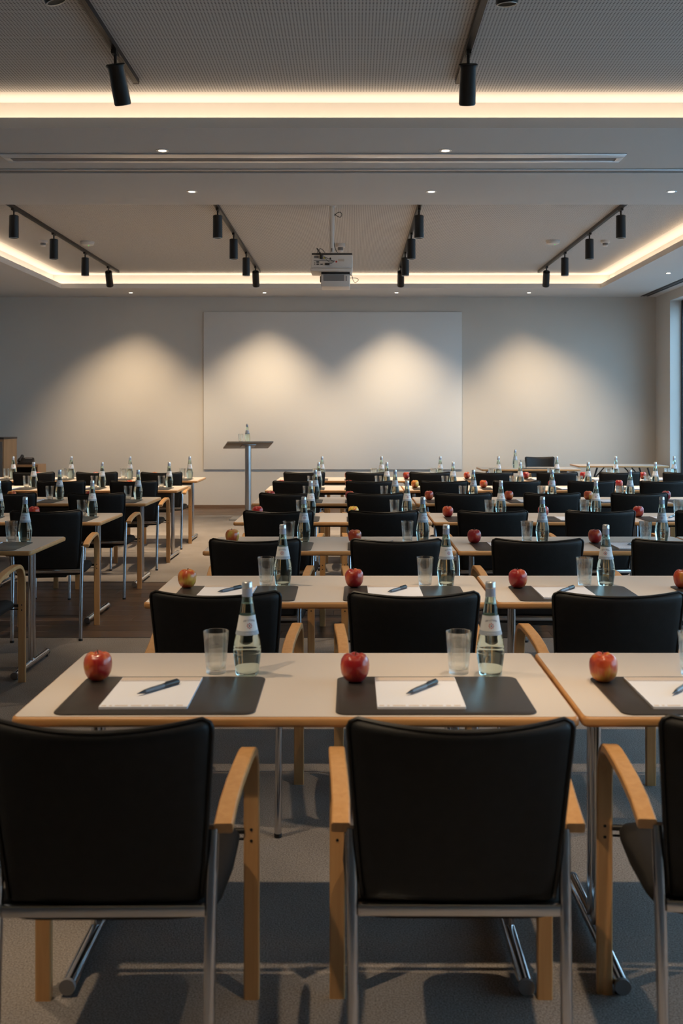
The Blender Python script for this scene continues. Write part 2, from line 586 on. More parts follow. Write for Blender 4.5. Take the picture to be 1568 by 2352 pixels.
# lower plasterboard field: two side strips and three cross strips
add_box(bm, XL, cx0, REAR_Y, WALL_Y, Z_LOW, ZB)
add_box(bm, cx1, XR, REAR_Y, WALL_Y, Z_LOW, ZB)
for a, b in ((ys[0], ys[1]), (ys[2], ys[3]), (ys[4], ys[5])):
    add_box(bm, cx0, cx1, a, b, Z_LOW, ZB)
ceil = finish('ceiling', bm, M_ceil); tag(ceil, kind='structure')
for (x0, x1, y0, y1) in COFFERS:
    # the upstand (lip) that hides the light strip
    bm = bmesh.new()
    L = 0.02
    add_box(bm, x0 - L, x0, y0 - L, y1 + L, ZB, Z_LOW + 0.07)
    add_box(bm, x1, x1 + L, y0 - L, y1 + L, ZB, Z_LOW + 0.07)
    add_box(bm, x0, x1, y0 - L, y0, ZB, Z_LOW + 0.07)
    add_box(bm, x0, x1, y1, y1 + L, ZB, Z_LOW + 0.07)
    finish('cove_lip', bm, M_ceil, ceil)
    bm = bmesh.new()
    for (a, b, c, d) in ((x0 - t - 0.05, x0 - t, y0 - t, y1 + t), (x1 + t, x1 + t + 0.05, y0 - t, y1 + t),
                         (x0 - t, x1 + t, y0 - t - 0.05, y0 - t), (x0 - t, x1 + t, y1 + t, y1 + t + 0.05)):
        add_box(bm, a, b, c, d, ZB, 3.75)
    finish('cove_wall', bm, M_ceil, ceil)
    # upper ceiling: plain border, perforated field
    bd = 0.06
    bm = bmesh.new()
    for (a, b, c, d) in ((x0 - t, x0 + bd, y0 - t, y1 + t), (x1 - bd, x1 + t, y0 - t, y1 + t),
                         (x0 + bd, x1 - bd, y0 - t, y0 + bd), (x0 + bd, x1 - bd, y1 - bd, y1 + t)):
        add_box(bm, a, b, c, d, Z_UP, Z_UP + 0.05)
    finish('ceiling_border', bm, M_ceil, ceil)
    box('perforated_panel', x0 + bd, x1 - bd, y0 + bd, y1 - bd, Z_UP, Z_UP + 0.05, M_perf, ceil)
slab_top = box('roof_slab', XL - 0.2, XR + 0.4, REAR_Y - 0.2, WALL_Y + 0.2, 3.76, 4.0, M_ceil, ceil)

# light strips lying behind the lips
for ci, (x0, x1, y0, y1) in enumerate(COFFERS):
    led = empty('cove_light_strip', ((x0 + x1) / 2, (y0 + y1) / 2, ZB))
    tag(led, ['warm white light strip glowing in the nearer ceiling cove', 'warm white light strip glowing in the far ceiling cove'][ci], 'light strip', 'cove light strips')
    hx, hy = (x1 - x0) / 2, (y1 - y0) / 2
    o1, o2 = 0.045, 0.150
    for (a, b, c, d) in ((-hx - o2, -hx - o1, -hy - o2, hy + o2), (hx + o1, hx + o2, -hy - o2, hy + o2),
                         (-hx - o1, hx + o1, -hy - o2, -hy - o1), (-hx - o1, hx + o1, hy + o1, hy + o2)):
        box('strip', a, b, c, d, 0.0, 0.014, M_led, led)

# partition rail and slot diffuser in the cross beam
tr = empty('trim_1', (0, 8.03, Z_LOW)); tag(tr, kind='structure')
box('rail_groove', XL, XR, -0.045, 0.045, -0.004, 0.0, M_grey_pl, tr)
box('rail_bead', XL, XR, -0.06, -0.045, -0.012, 0.0, M_vent, tr, 0.003)
box('rail_bead', XL, XR, 0.045, 0.075, -0.010, 0.0, M_ceil, tr, 0.003)

def air_vent(x0, x1, y0, y1, label, slots=2):
    v = empty('air_vent', ((x0 + x1) / 2, (y0 + y1) / 2, Z_LOW))
    tag(v, label, 'vent')
    hx, hy = (x1 - x0) / 2, (y1 - y0) / 2
    e = 0.045
    if hx > hy:
        box('frame', -hx, hx, -hy, -hy + 0.105, -0.012, 0, M_vent, v, 0.003)
        box('frame', -hx, hx, hy - 0.05, hy, -0.012, 0, M_vent, v, 0.003)
        box('end_cap', -hx, -hx + e, -hy + 0.105, hy - 0.05, -0.012, 0, M_vent, v, 0.003)
        box('end_cap', hx - e, hx, -hy + 0.105, hy - 0.05, -0.012, 0, M_vent, v, 0.003)
        box('slot', -hx + e, hx - e, -hy + 0.105, -hy + 0.135, -0.003, 0, M_vent_d, v)
        box('blade', -hx + e, hx - e, -hy + 0.135, hy - 0.05, -0.007, 0, M_grey_pl, v)
    else:
        box('frame', -hx, -hx + 0.015, -hy, hy, -0.008, 0, M_vent_d, v, 0.002)
        box('frame', hx - 0.015, hx, -hy, hy, -0.008, 0, M_vent_d, v, 0.002)
        box('slot', -hx + 0.015, hx - 0.015, -hy, hy, -0.003, 0, M_vent_d, v)
        box('blade', -0.006, 0.006, -hy, hy, -0.007, 0, M_grey_pl, v)
    return v
air_vent(-2.60, 2.0, 7.50, 7.745, 'long pale air vent running across the ceiling beam')
air_vent(4.58, 4.70, 10.0, 16.36, 'dark slot air vent in the ceiling above the window wall')

# recessed downlights ------------------------------------------------
def spot_light(name, parent, loc, power, angle, blend, rot=(0, 0, 0), radius=0.03, col=WARM):
    ld = bpy.data.lights.new(name, 'SPOT')
    ld.energy = power
    ld.color = col
    ld.spot_size = math.radians(angle)
    ld.spot_blend = blend
    ld.shadow_soft_size = radius
    lo = bpy.data.objects.new(name, ld)
    C.objects.link(lo)
    lo.parent = parent
    lo.location = loc
    lo.rotation_euler = rot
    return lo

def downlight(x, y, label, power=P_DOWN):
    d = empty('recessed_downlight', (x, y, Z_LOW))
    tag(d, label, 'downlight', 'recessed downlights')
    lathe('trim_ring', [(0.046, 0.0), (0.046, -0.004), (0.040, -0.006), (0.028, -0.005), (0.027, 0.0)], M_vent, d, 24)
    lathe('lamp', [(0.0, -0.0035), (0.027, -0.0035), (0.027, 0.0)], M_lamp, d, 24)
    spot_light('lamp_light', d, (0, 0, -0.02), power, 100, 0.8)
TX = (-3.46, -1.385, 0.665, 2.72)
side = ('over the left tables', 'left of centre', 'right of centre', 'over the right tables')
for x, s in zip(TX, side):
    downlight(x, 15.9, 'small lit downlight by the screen wall, ' + s)
for x, s in zip(TX[1:], side[1:]):
    downlight(x, 8.77, 'lit downlight on the far side of the ceiling beam, ' + s)
for x, s in zip(TX[1:3], side[1:3]):
    downlight(x, 7.42, 'lit downlight on the near side of the ceiling beam, ' + s)
downlight(4.22, 13.74, 'lit downlight in the ceiling strip beside the window')

# track spotlights -----------------------------------------------------
TRK = Z_UP - 0.034
def track(x, y0, y1, label):
    o = empty('ceiling_track', (x, (y0 + y1) / 2, TRK))
    tag(o, label, 'track', 'spotlight tracks')
    h = (y1 - y0) / 2
    bm = bmesh.new()
    add_box(bm, -0.018, 0.018, -h, h, 0.0, 0.034)
    add_box(bm, -0.010, -0.006, -h + .05, h - .05, -0.001, 0.0)
    add_box(bm, 0.006, 0.010, -h + .05, h - .05, -0.001, 0.0)
    finish('rail', bm, M_track, o)
    box('end_cap', -0.019, 0.019, h, h + 0.012, -0.001, 0.034, M_track, o, 0.002)
    box('end_cap', -0.019, 0.019, -h - 0.012, -h, -0.001, 0.034, M_track, o, 0.002)
    return o

def make_track_spot(flange):
    s = empty('track_spotlight')
    bm = bmesh.new()
    add_box(bm, -0.014, 0.014, -0.045, 0.045, -0.022, 0.0)
    finish('adapter', bm, M_black_paint, s)
    tube('stem', [(0, 0, -0.018), (0, 0, -0.075)], 0.009, M_black_paint, s, 8)
    head = empty('head'); head.parent = s
    head.location = (0, 0, -0.068)
    top = 0.056 if flange else 0.049
    prof = [(0, 0.0), (top - 0.006, 0.0), (top, -0.006), (top, -0.012), (0.048, -0.022 if flange else -0.014), (0.049, -0.225),
            (0.046, -0.230), (0.042, -0.228), (0.040, -0.205), (0.0, -0.205)]
    hd = lathe('cylinder', prof, M_black_paint, s, 28)
    hd.location = (0, 0, -0.068)
    bz_ = lathe('bezel', [(0.0462, -0.2300), (0.0455, -0.2325), (0.0425, -0.2325), (0.0402, -0.2060)], M_bezel, s, 28)
    bz_.location = (0, 0, -0.068)
    ln = lathe('lens', [(0, -0.2055), (0.040, -0.2055), (0.040, -0.2045), (0, -0.2045)], M_lamp_dim, s, 24)
    ln.location = (0, 0, -0.068)
    bpy.data.objects.remove(head)
    return s
spot_a = make_track_spot(False)
spot_b = make_track_spot(True)
used = {'a': False, 'b': False}
def place_spot(x, y, label, tilt, power, angle, blend, flange=False, turn=0.0):
    key = 'b' if flange else 'a'
    src = spot_b if flange else spot_a
    if used[key]:
        s = copy_tree(src)
        for ch in list(s.children):
            if ch.type == 'LIGHT':
                bpy.data.objects.remove(ch)
    else:
        s = src
        used[key] = True
    s.location = (x, y, TRK)
    tag(s, label, 'spotlight', 'black track spotlights')
    for ch in s.children:
        if ch.name.startswith(('cylinder', 'lens', 'bezel')):
            ch.rotation_euler = (tilt, 0, turn)
    rot = Matrix.Rotation(turn, 3, 'Z') @ Matrix.Rotation(tilt, 3, 'X')
    p = rot @ Vector((0, 0, -0.222))
    spot_light('spot_light', s, (p.x, p.y, p.z - 0.068), power, angle, blend, rot.to_euler(), 0.03)
    return s
tname = ('leftmost track', 'left middle track', 'right middle track', 'rightmost track')
BACK_Y = (10.43, 11.82, 13.2, 14.45)
nth = ('nearest', 'second', 'third', 'last')
for ti, x in enumerate(TX):
    track(x, 9.5, 15.04, 'black spotlight rail in the far ceiling field, ' + tname[ti])
    for k, y in enumerate(BACK_Y):
        if k == 3:
            place_spot(x, y, 'black spotlight tilted at the screen wall, last on the ' + tname[ti], math.radians(36), P_WALL, 75, 1.0, turn=(0.065, 0.03, -0.03, -0.11)[ti])
        else:
            place_spot(x, y, 'black cylinder spotlight hanging straight, %s on the %s' % (nth[k], tname[ti]), 0.0, P_TABLE, 70, 0.9)
FRONT_Y = (5.95, 4.5, 3.05, 1.6)
for ti, x in enumerate(TX):
    track(x, 1.1, 6.515, 'black spotlight rail in the near ceiling field, ' + tname[ti])
    for k, y in enumerate(FRONT_Y):
        ax_, ay_ = (0.3, 0.85, 0.15, -0.2)[ti], (1.15 if k == 0 else 0.35)
        if k == 0:
            ax_ *= 0.35
        tl, tn = math.atan(math.hypot(ax_, ay_) / 2.6), -math.atan2(ax_, ay_)
        if k == 0:
            place_spot(x, y, 'large black spotlight tilted forward near the camera, %s of the near field' % tname[ti], tl, P_FRONT, 52, 0.7, True, tn)
        else:
            place_spot(x, y, 'black spotlight above the front rows, %s from the cove on the near %s' % (('second', 'third', 'fourth')[k - 1], tname[ti]), tl, P_FRONT * (1.3 if k == 3 else 1.0), 52, 0.7, True, tn)

# ceiling detectors ---------------------------------------------------
def detector(x, y, label, r=0.055, h=0.045, kind=0):
    d = empty('smoke_detector', (x, y, Z_UP))
    tag(d, label, 'detector', 'ceiling detectors')
    lathe('base', [(0, 0), (r, 0), (r, -h * 0.4), (r * 0.92, -h * 0.45), (0, -h * 0.45)], M_white_pl, d, 28)
    if kind == 0:
        lathe('cover', [(0, -h * 0.44), (r * 0.93, -h * 0.44), (r * 0.9, -h * 0.8), (r * 0.6, -h), (0, -h)], M_white_pl, d, 28)
        lathe('indicator', [(0, -h * 1.0), (0.006, -h * 1.0), (0.005, -h * 1.12), (0, -h * 1.15)], M_green, d, 8, center=(0.02, -0.02, 0))
    elif kind == 1:
        lathe('sensor_cage', [(0, -h * 0.44), (r * 0.6, -h * 0.44), (r * 0.55, -h * 0.85), (0, -h * 0.85)], M_grey_pl, d, 16)
        lathe('cover', [(0, -h * 0.84), (r * 0.62, -h * 0.84), (r * 0.5, -h * 1.05), (0, -h * 1.1)], M_white_pl, d, 24)
    else:
        lathe('dome', [(0, -h * 0.44), (r * 0.9, -h * 0.44), (r * 0.88, -h * 0.75), (r * 0.7, -h * 1.05), (r * 0.4, -h * 1.25), (0, -h * 1.3)], M_grey_pl, d, 28)
    return d
detector(-3.27, 12.58, 'white ceiling detector with green light beside the leftmost track', 0.085, 0.05)
detector(2.43, 12.5, 'white ceiling detector with green light left of the rightmost track', 0.085, 0.05)
detector(3.07, 12.5, 'small white smoke detector right of the rightmost track', 0.055, 0.07, 1)
detector(-3.79, 12.5, 'small white smoke detector half behind a left spotlight', 0.055, 0.07, 1)
detector(-0.165, 12.74, 'pale ceiling sensor behind the projector pole', 0.06, 0.10, 1)

# ------------------------------------------------------------------ screen board
sb = box('projection_board', -2.41, 1.738, WALL_Y - 0.028, WALL_Y - 0.004, 0.624, 3.153, M_board, None, 0.002)
tag(sb, 'large white projection board mounted on the front wall', 'projection screen')

# ------------------------------------------------------------------ projector
pr = empty('projector', (-0.2215, 10.42, Z_UP))
tag(pr, 'white ceiling projector hanging on a pole with loose black cables', 'projector')
box('ceiling_plate', -0.045, 0.045, -0.045, 0.045, -0.012, 0, M_white_pl, pr, 0.002)
bm = bmesh.new()
add_lathe(bm, [(0, -0.01), (0.026, -0.01), (0.026, -0.255), (0.023, -0.258), (0.023, -0.505), (0, -0.505)], 16)
finish('pole', bm, M_white_pl, pr, True, 40)
box('pole_slot', -0.004, 0.004, -0.0245, -0.02, -0.475, -0.44, M_dark_pl, pr)
def bxp(name, x0, x1, y0, y1, z0, z1, m, par=pr, bev=0.0):
    return box(name, x0, x1, y0, y1, z0, z1, m, par, bev)
bxp('mount_plate', -0.11, 0.11, -0.11, 0.11, -0.512, -0.500, M_white_pl)
mb = bxp('body', -0.205, 0.212, -0.17, 0.17, -0.665, -0.528, M_white_pl, pr, 0.012)
bxp('top_cover', -0.200, 0.207, -0.165, 0.165, -0.529, -0.512, M_dark_pl, pr, 0.006)
bxp('lower_shell', -0.212, 0.205, -0.175, 0.175, -0.695, -0.664, M_white_pl, pr, 0.012)
bxp('vent_grille', -0.175, -0.13, -0.1725, -0.169, -0.565, -0.54, M_grey_pl, mb)
bxp('input_panel', -0.178, 0.02, -0.1715, -0.169, -0.594, -0.586, M_grey_pl, mb)
for (x, z, w) in ((-0.138, -0.603, 0.03), (-0.138, -0.625, 0.026), (-0.10, -0.625, 0.026), (-0.168, -0.612, 0.006), (-0.168, -0.628, 0.006)):
    bxp('socket', x - w / 2, x + w / 2, -0.173, -0.169, z - 0.005, z + 0.005, M_dark_pl, mb)
bxp('plug', -0.066, -0.02, -0.195, -0.169, -0.635, -0.615, M_dark_pl, mb, 0.003)
bxp('power_plug', -0.118, -0.088, -0.20, -0.12, -0.572, -0.525, M_dark_pl, mb, 0.004)
for (x, z, m_) in ((-0.073, -0.562, M_yellow), (-0.012, -0.568, M_dark_pl), (0.048, -0.600, M_red)):
    o = lathe('jack', [(0, 0), (0.009, 0), (0.009, 0.006), (0, 0.006)], m_, mb, 14)
    o.rotation_euler = (PI / 2, 0, 0)
    o.location = (x, -0.168, z)
bxp('type_plate', 0.066, 0.126, -0.1715, -0.169, -0.597, -0.573, M_paper_h, mb)
lb = bxp('lower_unit', -0.108, 0.185, -0.12, 0.16, -0.845, -0.715, M_white_pl, pr, 0.014)
bxp('lower_unit_lid', -0.105, 0.182, -0.122, 0.15, -0.716, -0.694, M_dark_pl, pr, 0.004)
bxp('speaker_grille', -0.082, 0.125, -0.1235, -0.119, -0.785, -0.725, M_grey_pl, lb)
bxp('side_grille', 0.142, 0.152, -0.1235, -0.119, -0.785, -0.735, M_grey_pl, lb)
bxp('side_hinge', -0.118, -0.107, -0.1, 0.0, -0.79, -0.735, M_dark_pl, lb)
def loop_cable(name, pts, r=0.0035):
    # smooth Catmull-Rom path
    P = [Vector(p) for p in pts]
    out = []
    for i in range(len(P) - 1):
        p0, p1, p2, p3 = P[max(i - 1, 0)], P[i], P[i + 1], P[min(i + 2, len(P) - 1)]
        for k in range(6):
            t_ = k / 6
            out.append(0.5 * ((2 * p1) + (p2 - p0) * t_ + (2 * p0 - 5 * p1 + 4 * p2 - p3) * t_ ** 2 + (3 * p1 - p0 - 3 * p2 + p3) * t_ ** 3))
    out.append(P[-1])
    return tube(name, out, r, M_cable, pr, 6)
loop_cable('cable', [(0.024, -0.01, -0.11), (0.05, -0.02, -0.085), (0.085, -0.02, -0.075), (0.10, -0.02, -0.10), (0.085, -0.02, -0.125), (0.055, -0.02, -0.115), (0.024, -0.01, -0.09)])
loop_cable('cable', [(0.022, 0, -0.38), (0.03, -0.01, -0.43), (0.05, -0.02, -0.475), (0.075, -0.02, -0.50), (0.12, -0.01, -0.508)])
loop_cable('cable', [(-0.10, -0.18, -0.53), (-0.13, -0.15, -0.48), (-0.15, -0.1, -0.455), (-0.13, -0.08, -0.49), (-0.10, -0.1, -0.515)], 0.004)
loop_cable('cable', [(-0.15, -0.12, -0.51), (-0.12, -0.1, -0.46), (-0.09, -0.08, -0.47), (-0.06, -0.05, -0.505)], 0.003)
loop_cable('cable', [(-0.085, -0.195, -0.54), (-0.06, -0.205, -0.57), (-0.02, -0.205, -0.61), (0.02, -0.205, -0.60), (0.03, -0.2, -0.595), (0.01, -0.195, -0.615), (-0.025, -0.19, -0.625)], 0.0025)
loop_cable('cable', [(-0.07, -0.2, -0.555), (-0.03, -0.205, -0.575), (0.005, -0.2, -0.59), (0.03, -0.19, -0.60)], 0.0025)
loop_cable('cable', [(0.18, -0.08, -0.715), (0.205, -0.1, -0.735), (0.215, -0.1, -0.775), (0.235, -0.1, -0.80), (0.262, -0.1, -0.785), (0.265, -0.1, -0.765), (0.24, -0.1, -0.755), (0.18, -0.08, -0.752)], 0.0025)

# ------------------------------------------------------------------ chairs
def make_chair():
    c = empty('conference_chair')
    # backrest: padded shell, wider at the top, curved round the sitter
    bz, tz = 0.466, 0.853
    nu = 16
    vrow = [0, 0.012, 0.05, 0.15, 0.3, 0.45, 0.6, 0.75, 0.86, 0.92, 0.955, 0.98, 1.0]
    def shell(u, v):
        hw = 0.198 + (0.229 - 0.198) * v ** 0.9
        zt = bz + (tz - bz) * v
        rr = 0.022
        dz = tz - zt
        if dz < rr:
            hw -= rr - math.sqrt(max(0, rr * rr - (rr - dz) ** 2))
        x = hw * u
        bulge = (0.012 + 0.045 * v) * (1 - u * u)
        y = -0.205 - 0.062 * v - bulge
        z = zt + 0.010 * v * (u * u) - 0.005 * v
        return Vector((x, y, z))
    bm = bmesh.new()
    T = 0.032
    us = [-1 + 2 * i / nu for i in range(nu + 1)]
    us = [math.copysign(1 - (1 - abs(u)) ** 1.35, u) for u in us]
    grid = {}
    for i, u in enumerate(us):
        for j, v in enumerate(vrow):
            p = shell(u, v)
            e = min((1 - abs(u)) * 0.22, (1 - v) * 0.39, v * 0.39 + 0.003)
            h = T * 0.5 * (0.22 + 0.78 * math.sqrt(max(0, 1 - (1 - min(1, e / 0.02)) ** 2)))
            grid[i, j, 0] = bm.verts.new(p + Vector((0, -h, 0)))
            grid[i, j, 1] = bm.verts.new(p + Vector((0, h, 0)))
    nI, nJ = len(us), len(vrow)
    for i in range(nI - 1):
        for j in range(nJ - 1):
            bm.faces.new((grid[i, j, 0], grid[i + 1, j, 0], grid[i + 1, j + 1, 0], grid[i, j + 1, 0]))
            bm.faces.new((grid[i, j, 1], grid[i, j + 1, 1], grid[i + 1, j + 1, 1], grid[i + 1, j, 1]))
    for i in range(nI - 1):
        for j in (0, nJ - 1):
            bm.faces.new((grid[i, j, 0], grid[i, j, 1], grid[i + 1, j, 1], grid[i + 1, j, 0]))
    for j in range(nJ - 1):
        for i in (0, nI - 1):
            bm.faces.new((grid[i, j, 0], grid[i, j, 1], grid[i, j + 1, 1], grid[i, j + 1, 0]))
    back = finish('backrest', bm, M_leather, c, True, 60)
    path = [shell(-1, v) + Vector((0, -0.007, 0)) for v in vrow[1:]] + [shell(u, 1.0) + Vector((0, -0.007, 0)) for u in us[1:-1]] + [shell(1, v) + Vector((0, -0.007, 0)) for v in reversed(vrow[1:])]
    tube('piping', path, 0.0048, M_piping, back, 6)
    # seat cushion with rounded front
    bm = bmesh.new()
    n = 32
    def plan(a, s):
        ca, sa = math.cos(a), math.sin(a)
        ex = 2 / 7.0
        x = 0.243 * math.copysign(abs(ca) ** ex, ca)
        y = 0.225 * math.copysign(abs(sa) ** ex, sa)
        if y < 0:
            x *= 1 - 0.05 * (-y / 0.225)
        return x * s, y * s + 0.0
    rings = []
    for s, z in ((0.55, 0.474), (0.85, 0.476), (0.95, 0.471), (1.0, 0.455), (0.99, 0.436), (0.94, 0.424), (0.6, 0.420)):
        ring = []
        for k in range(n):
            x, y = plan(2 * PI * k / n, s)
            dz = -0.02 * smoothstep((y - 0.12) / 0.11)
            ring.append(bm.verts.new((x, y, z + dz)))
        rings.append(ring)
    for a, b in zip(rings, rings[1:]):
        for k in range(n):
            l = (k + 1) % n
            bm.faces.new((a[k], a[l], b[l], b[k]))
    bm.faces.new(rings[0]); bm.faces.new(rings[-1][::-1])
    finish('seat', bm, M_seat, c, True, 60)
    box('seat_pan', -0.11, 0.11, -0.15, 0.14, 0.398, 0.426, M_black_metal, c, 0.008)
    # chrome rear frame
    for s in (-1, 1):
        bm = bmesh.new()
        add_tube(bm, [(s * 0.217, -0.268, 0.012), (s * 0.218, -0.240, 0.33), (s * 0.219, -0.225, 0.47), (s * 0.221, -0.207, 0.612)], 0.0125, 12)
        leg = finish('rear_leg', bm, M_chrome, c, True, 50)
        bm = bmesh.new()
        add_lathe(bm, [(0, 0), (0.0135, 0), (0.0135, 0.014), (0, 0.014)], 10, (s * 0.217, -0.268, 0))
        finish('foot_glide', bm, M_black_metal, leg, True, 40)
    box('rear_rail', -0.208, 0.208, -0.238, -0.226, 0.441, 0.466, M_brushed, c, 0.003)
    tube('front_crossbar', [(-0.243, 0.242, 0.424), (0.243, 0.242, 0.424)], 0.008, M_black_metal, c, 8)
    tube('front_crossbar', [(-0.243, 0.246, 0.402), (0.243, 0.246, 0.402)], 0.003, M_black_metal, c, 6)
    # bent beech arm and leg, one laminated strip each
    for s in (-1, 1):
        cl = []
        for k in range(4):
            cl.append((0.25, k / 3 * 0.50))
        # arc over the front
        ctrl = [(0.25, 0.50), (0.252, 0.605), (0.205, 0.655), (0.11, 0.6565)]
        for k in range(1, 11):
            t_ = k / 10
            b0, b1, b2, b3 = (1 - t_) ** 3, 3 * t_ * (1 - t_) ** 2, 3 * t_ * t_ * (1 - t_), t_ ** 3
            cl.append((sum(b * p[0] for b, p in zip((b0, b1, b2, b3), ctrl)), sum(b * p[1] for b, p in zip((b0, b1, b2, b3), ctrl))))
        cl += [(0.04, 0.6535), (-0.04, 0.6465), (-0.13, 0.6325), (-0.215, 0.614)]
        bm = bmesh.new()
        rings = []
        th, wd, bv = 0.011, 0.0195, 0.003
        for i, (y, z) in enumerate(cl):
            a = cl[max(i - 1, 0)]; b = cl[min(i + 1, len(cl) - 1)]
            ty, tz_ = b[0] - a[0], b[1] - a[1]
            l = math.hypot(ty, tz_)
            ny, nz = -tz_ / l, ty / l
            cxs = s * (0.261 - 0.018 * smoothstep((0.2 - y) / 0.4))
            prof = ((-wd, -th + bv), (-wd + bv, -th), (wd - bv, -th), (wd, -th + bv), (wd, th - bv), (wd - bv, th), (-wd + bv, th), (-wd, th - bv))
            rings.append([bm.verts.new((cxs + px, y + ny * pn, z + nz * pn)) for px, pn in prof])
        for a, b in zip(rings, rings[1:]):
            for k in range(8):
                l = (k + 1) % 8
                bm.faces.new((a[k], a[l], b[l], b[k]))
        bm.faces.new(rings[0]); bm.faces.new(rings[-1][::-1])
        arm = finish('armrest_leg', bm, M_beech, c, True, 32)
        for zz in (0.428, 0.40):
            o = lathe('screw', [(0, 0), (0.0042, 0), (0.0035, 0.0015), (0, 0.002)], M_black_metal, arm, 8)
            o.rotation_euler = (PI / 2, 0, 0)
            o.location = (s * 0.261, 0.2392, zz)
    return c

# ------------------------------------------------------------------ tables
TL, TD = 1.395, 0.69
def make_table():
    t_ = empty('conference_table')
    top = slab('tabletop', round_rect(TL, TD, 0.018, 4), T_H - 0.026, T_H - 0.0008, M_beech_edge, t_, 0.008, 3)
    slab('laminate', round_rect(TL - 0.014, TD - 0.014, 0.014, 4), T_H - 0.003, T_H, M_lam, top)
    for s in (-1, 1):
        x = s * (TL / 2 - 0.118)
        leg = empty('leg'); leg.parent = t_
        bpy.data.objects.remove(leg)
        bm = bmesh.new()
        for dy in (-0.028, 0.028):
            add_tube(bm, [(x, 0.05 + dy, 0.03), (x, 0.05 + dy, T_H - 0.03)], 0.0135, 14)
        finish('post', bm, M_chrome, t_, True, 50)
        ft = tube('foot', [(x, -0.255, 0.026), (x, 0.0, 0.029), (x, 0.335, 0.026)], 0.0195, M_chrome, t_, 16)
        for yy in (-0.262, 0.342):
            o = lathe('end_cap', [(0, -0.007), (0.018, -0.007), (0.0205, -0.003), (0.0205, 0.007), (0, 0.007)], M_grey_pl, ft, 16)
            o.rotation_euler = (PI / 2, 0, 0)
            o.location = (x, yy, 0.026)
            o = lathe('glide', [(0, 0), (0.014, 0), (0.014, 0.012), (0, 0.012)], M_black_metal, ft, 12)
            o.location = (x, yy * 0.93, 0)
        box('bracket', x - 0.04, x + 0.04, -0.29, 0.27, T_H - 0.038, T_H - 0.026, M_black_metal, t_, 0.003)
    box('crossbeam', -TL / 2 + 0.13, TL / 2 - 0.13, 0.035, 0.065, T_H - 0.075, T_H - 0.030, M_black_metal, t_, 0.004)
    return t_

# ------------------------------------------------------------------ bottle, glass, apple, pad, notepad, pen
BPROF = [(0.030, 0.0), (0.0325, 0.004), (0.0332, 0.012), (0.0352, 0.028), (0.0378, 0.046), (0.0392, 0.060), (0.0398, 0.0625), (0.0392, 0.065),
         (0.0393, 0.0685), (0.0398, 0.071), (0.0392, 0.0735), (0.0386, 0.084), (0.0365, 0.098), (0.0333, 0.113), (0.0292, 0.132), (0.0252, 0.154),
         (0.0222, 0.173), (0.0188, 0.194), (0.0158, 0.213), (0.0142, 0.226), (0.0138, 0.242)]
def brad(z):
    for (r0, z0), (r1, z1) in zip(BPROF, BPROF[1:]):
        if z0 <= z <= z1:
            return r0 + (r1 - r0) * (z - z0) / (z1 - z0)
    return BPROF[-1][0]

def text_verts(body, size):
    cu = bpy.data.curves.new('lettering', 'FONT')
    cu.body = body
    cu.size = size
    cu.resolution_u = 1
    cu.align_x = 'CENTER'
    ob = bpy.data.objects.new('lettering', cu)
    C.objects.link(ob)
    bpy.context.view_layer.update()
    dg = bpy.context.evaluated_depsgraph_get()
    me = bpy.data.meshes.new_from_object(ob.evaluated_get(dg))
    bpy.data.objects.remove(ob)
    vs_ = [tuple(v.co) for v in me.vertices]
    fs = [tuple(p.vertices) for p in me.polygons]
    bpy.data.meshes.remove(me)
    return vs_, fs

def wrap_on_bottle(name, verts, faces, material, parent, off):
    """flat print (x, z) bent round the bottle, facing -Y"""
    bm = bmesh.new()
    vv = []
    for x, z in verts:
        r = brad(z) + off
        a = x / r
        vv.append(bm.verts.new((r * math.sin(a), -r * math.cos(a), z)))
    for f in faces:
        try:
            bm.faces.new([vv[i] for i in f])
        except ValueError:
            pass
    me = bpy.data.meshes.new(name)
    bm.to_mesh(me); bm.free()
    me.materials.append(material)
    o = bpy.data.objects.new(name, me)
    C.objects.link(o)
    o.parent = parent
    return o

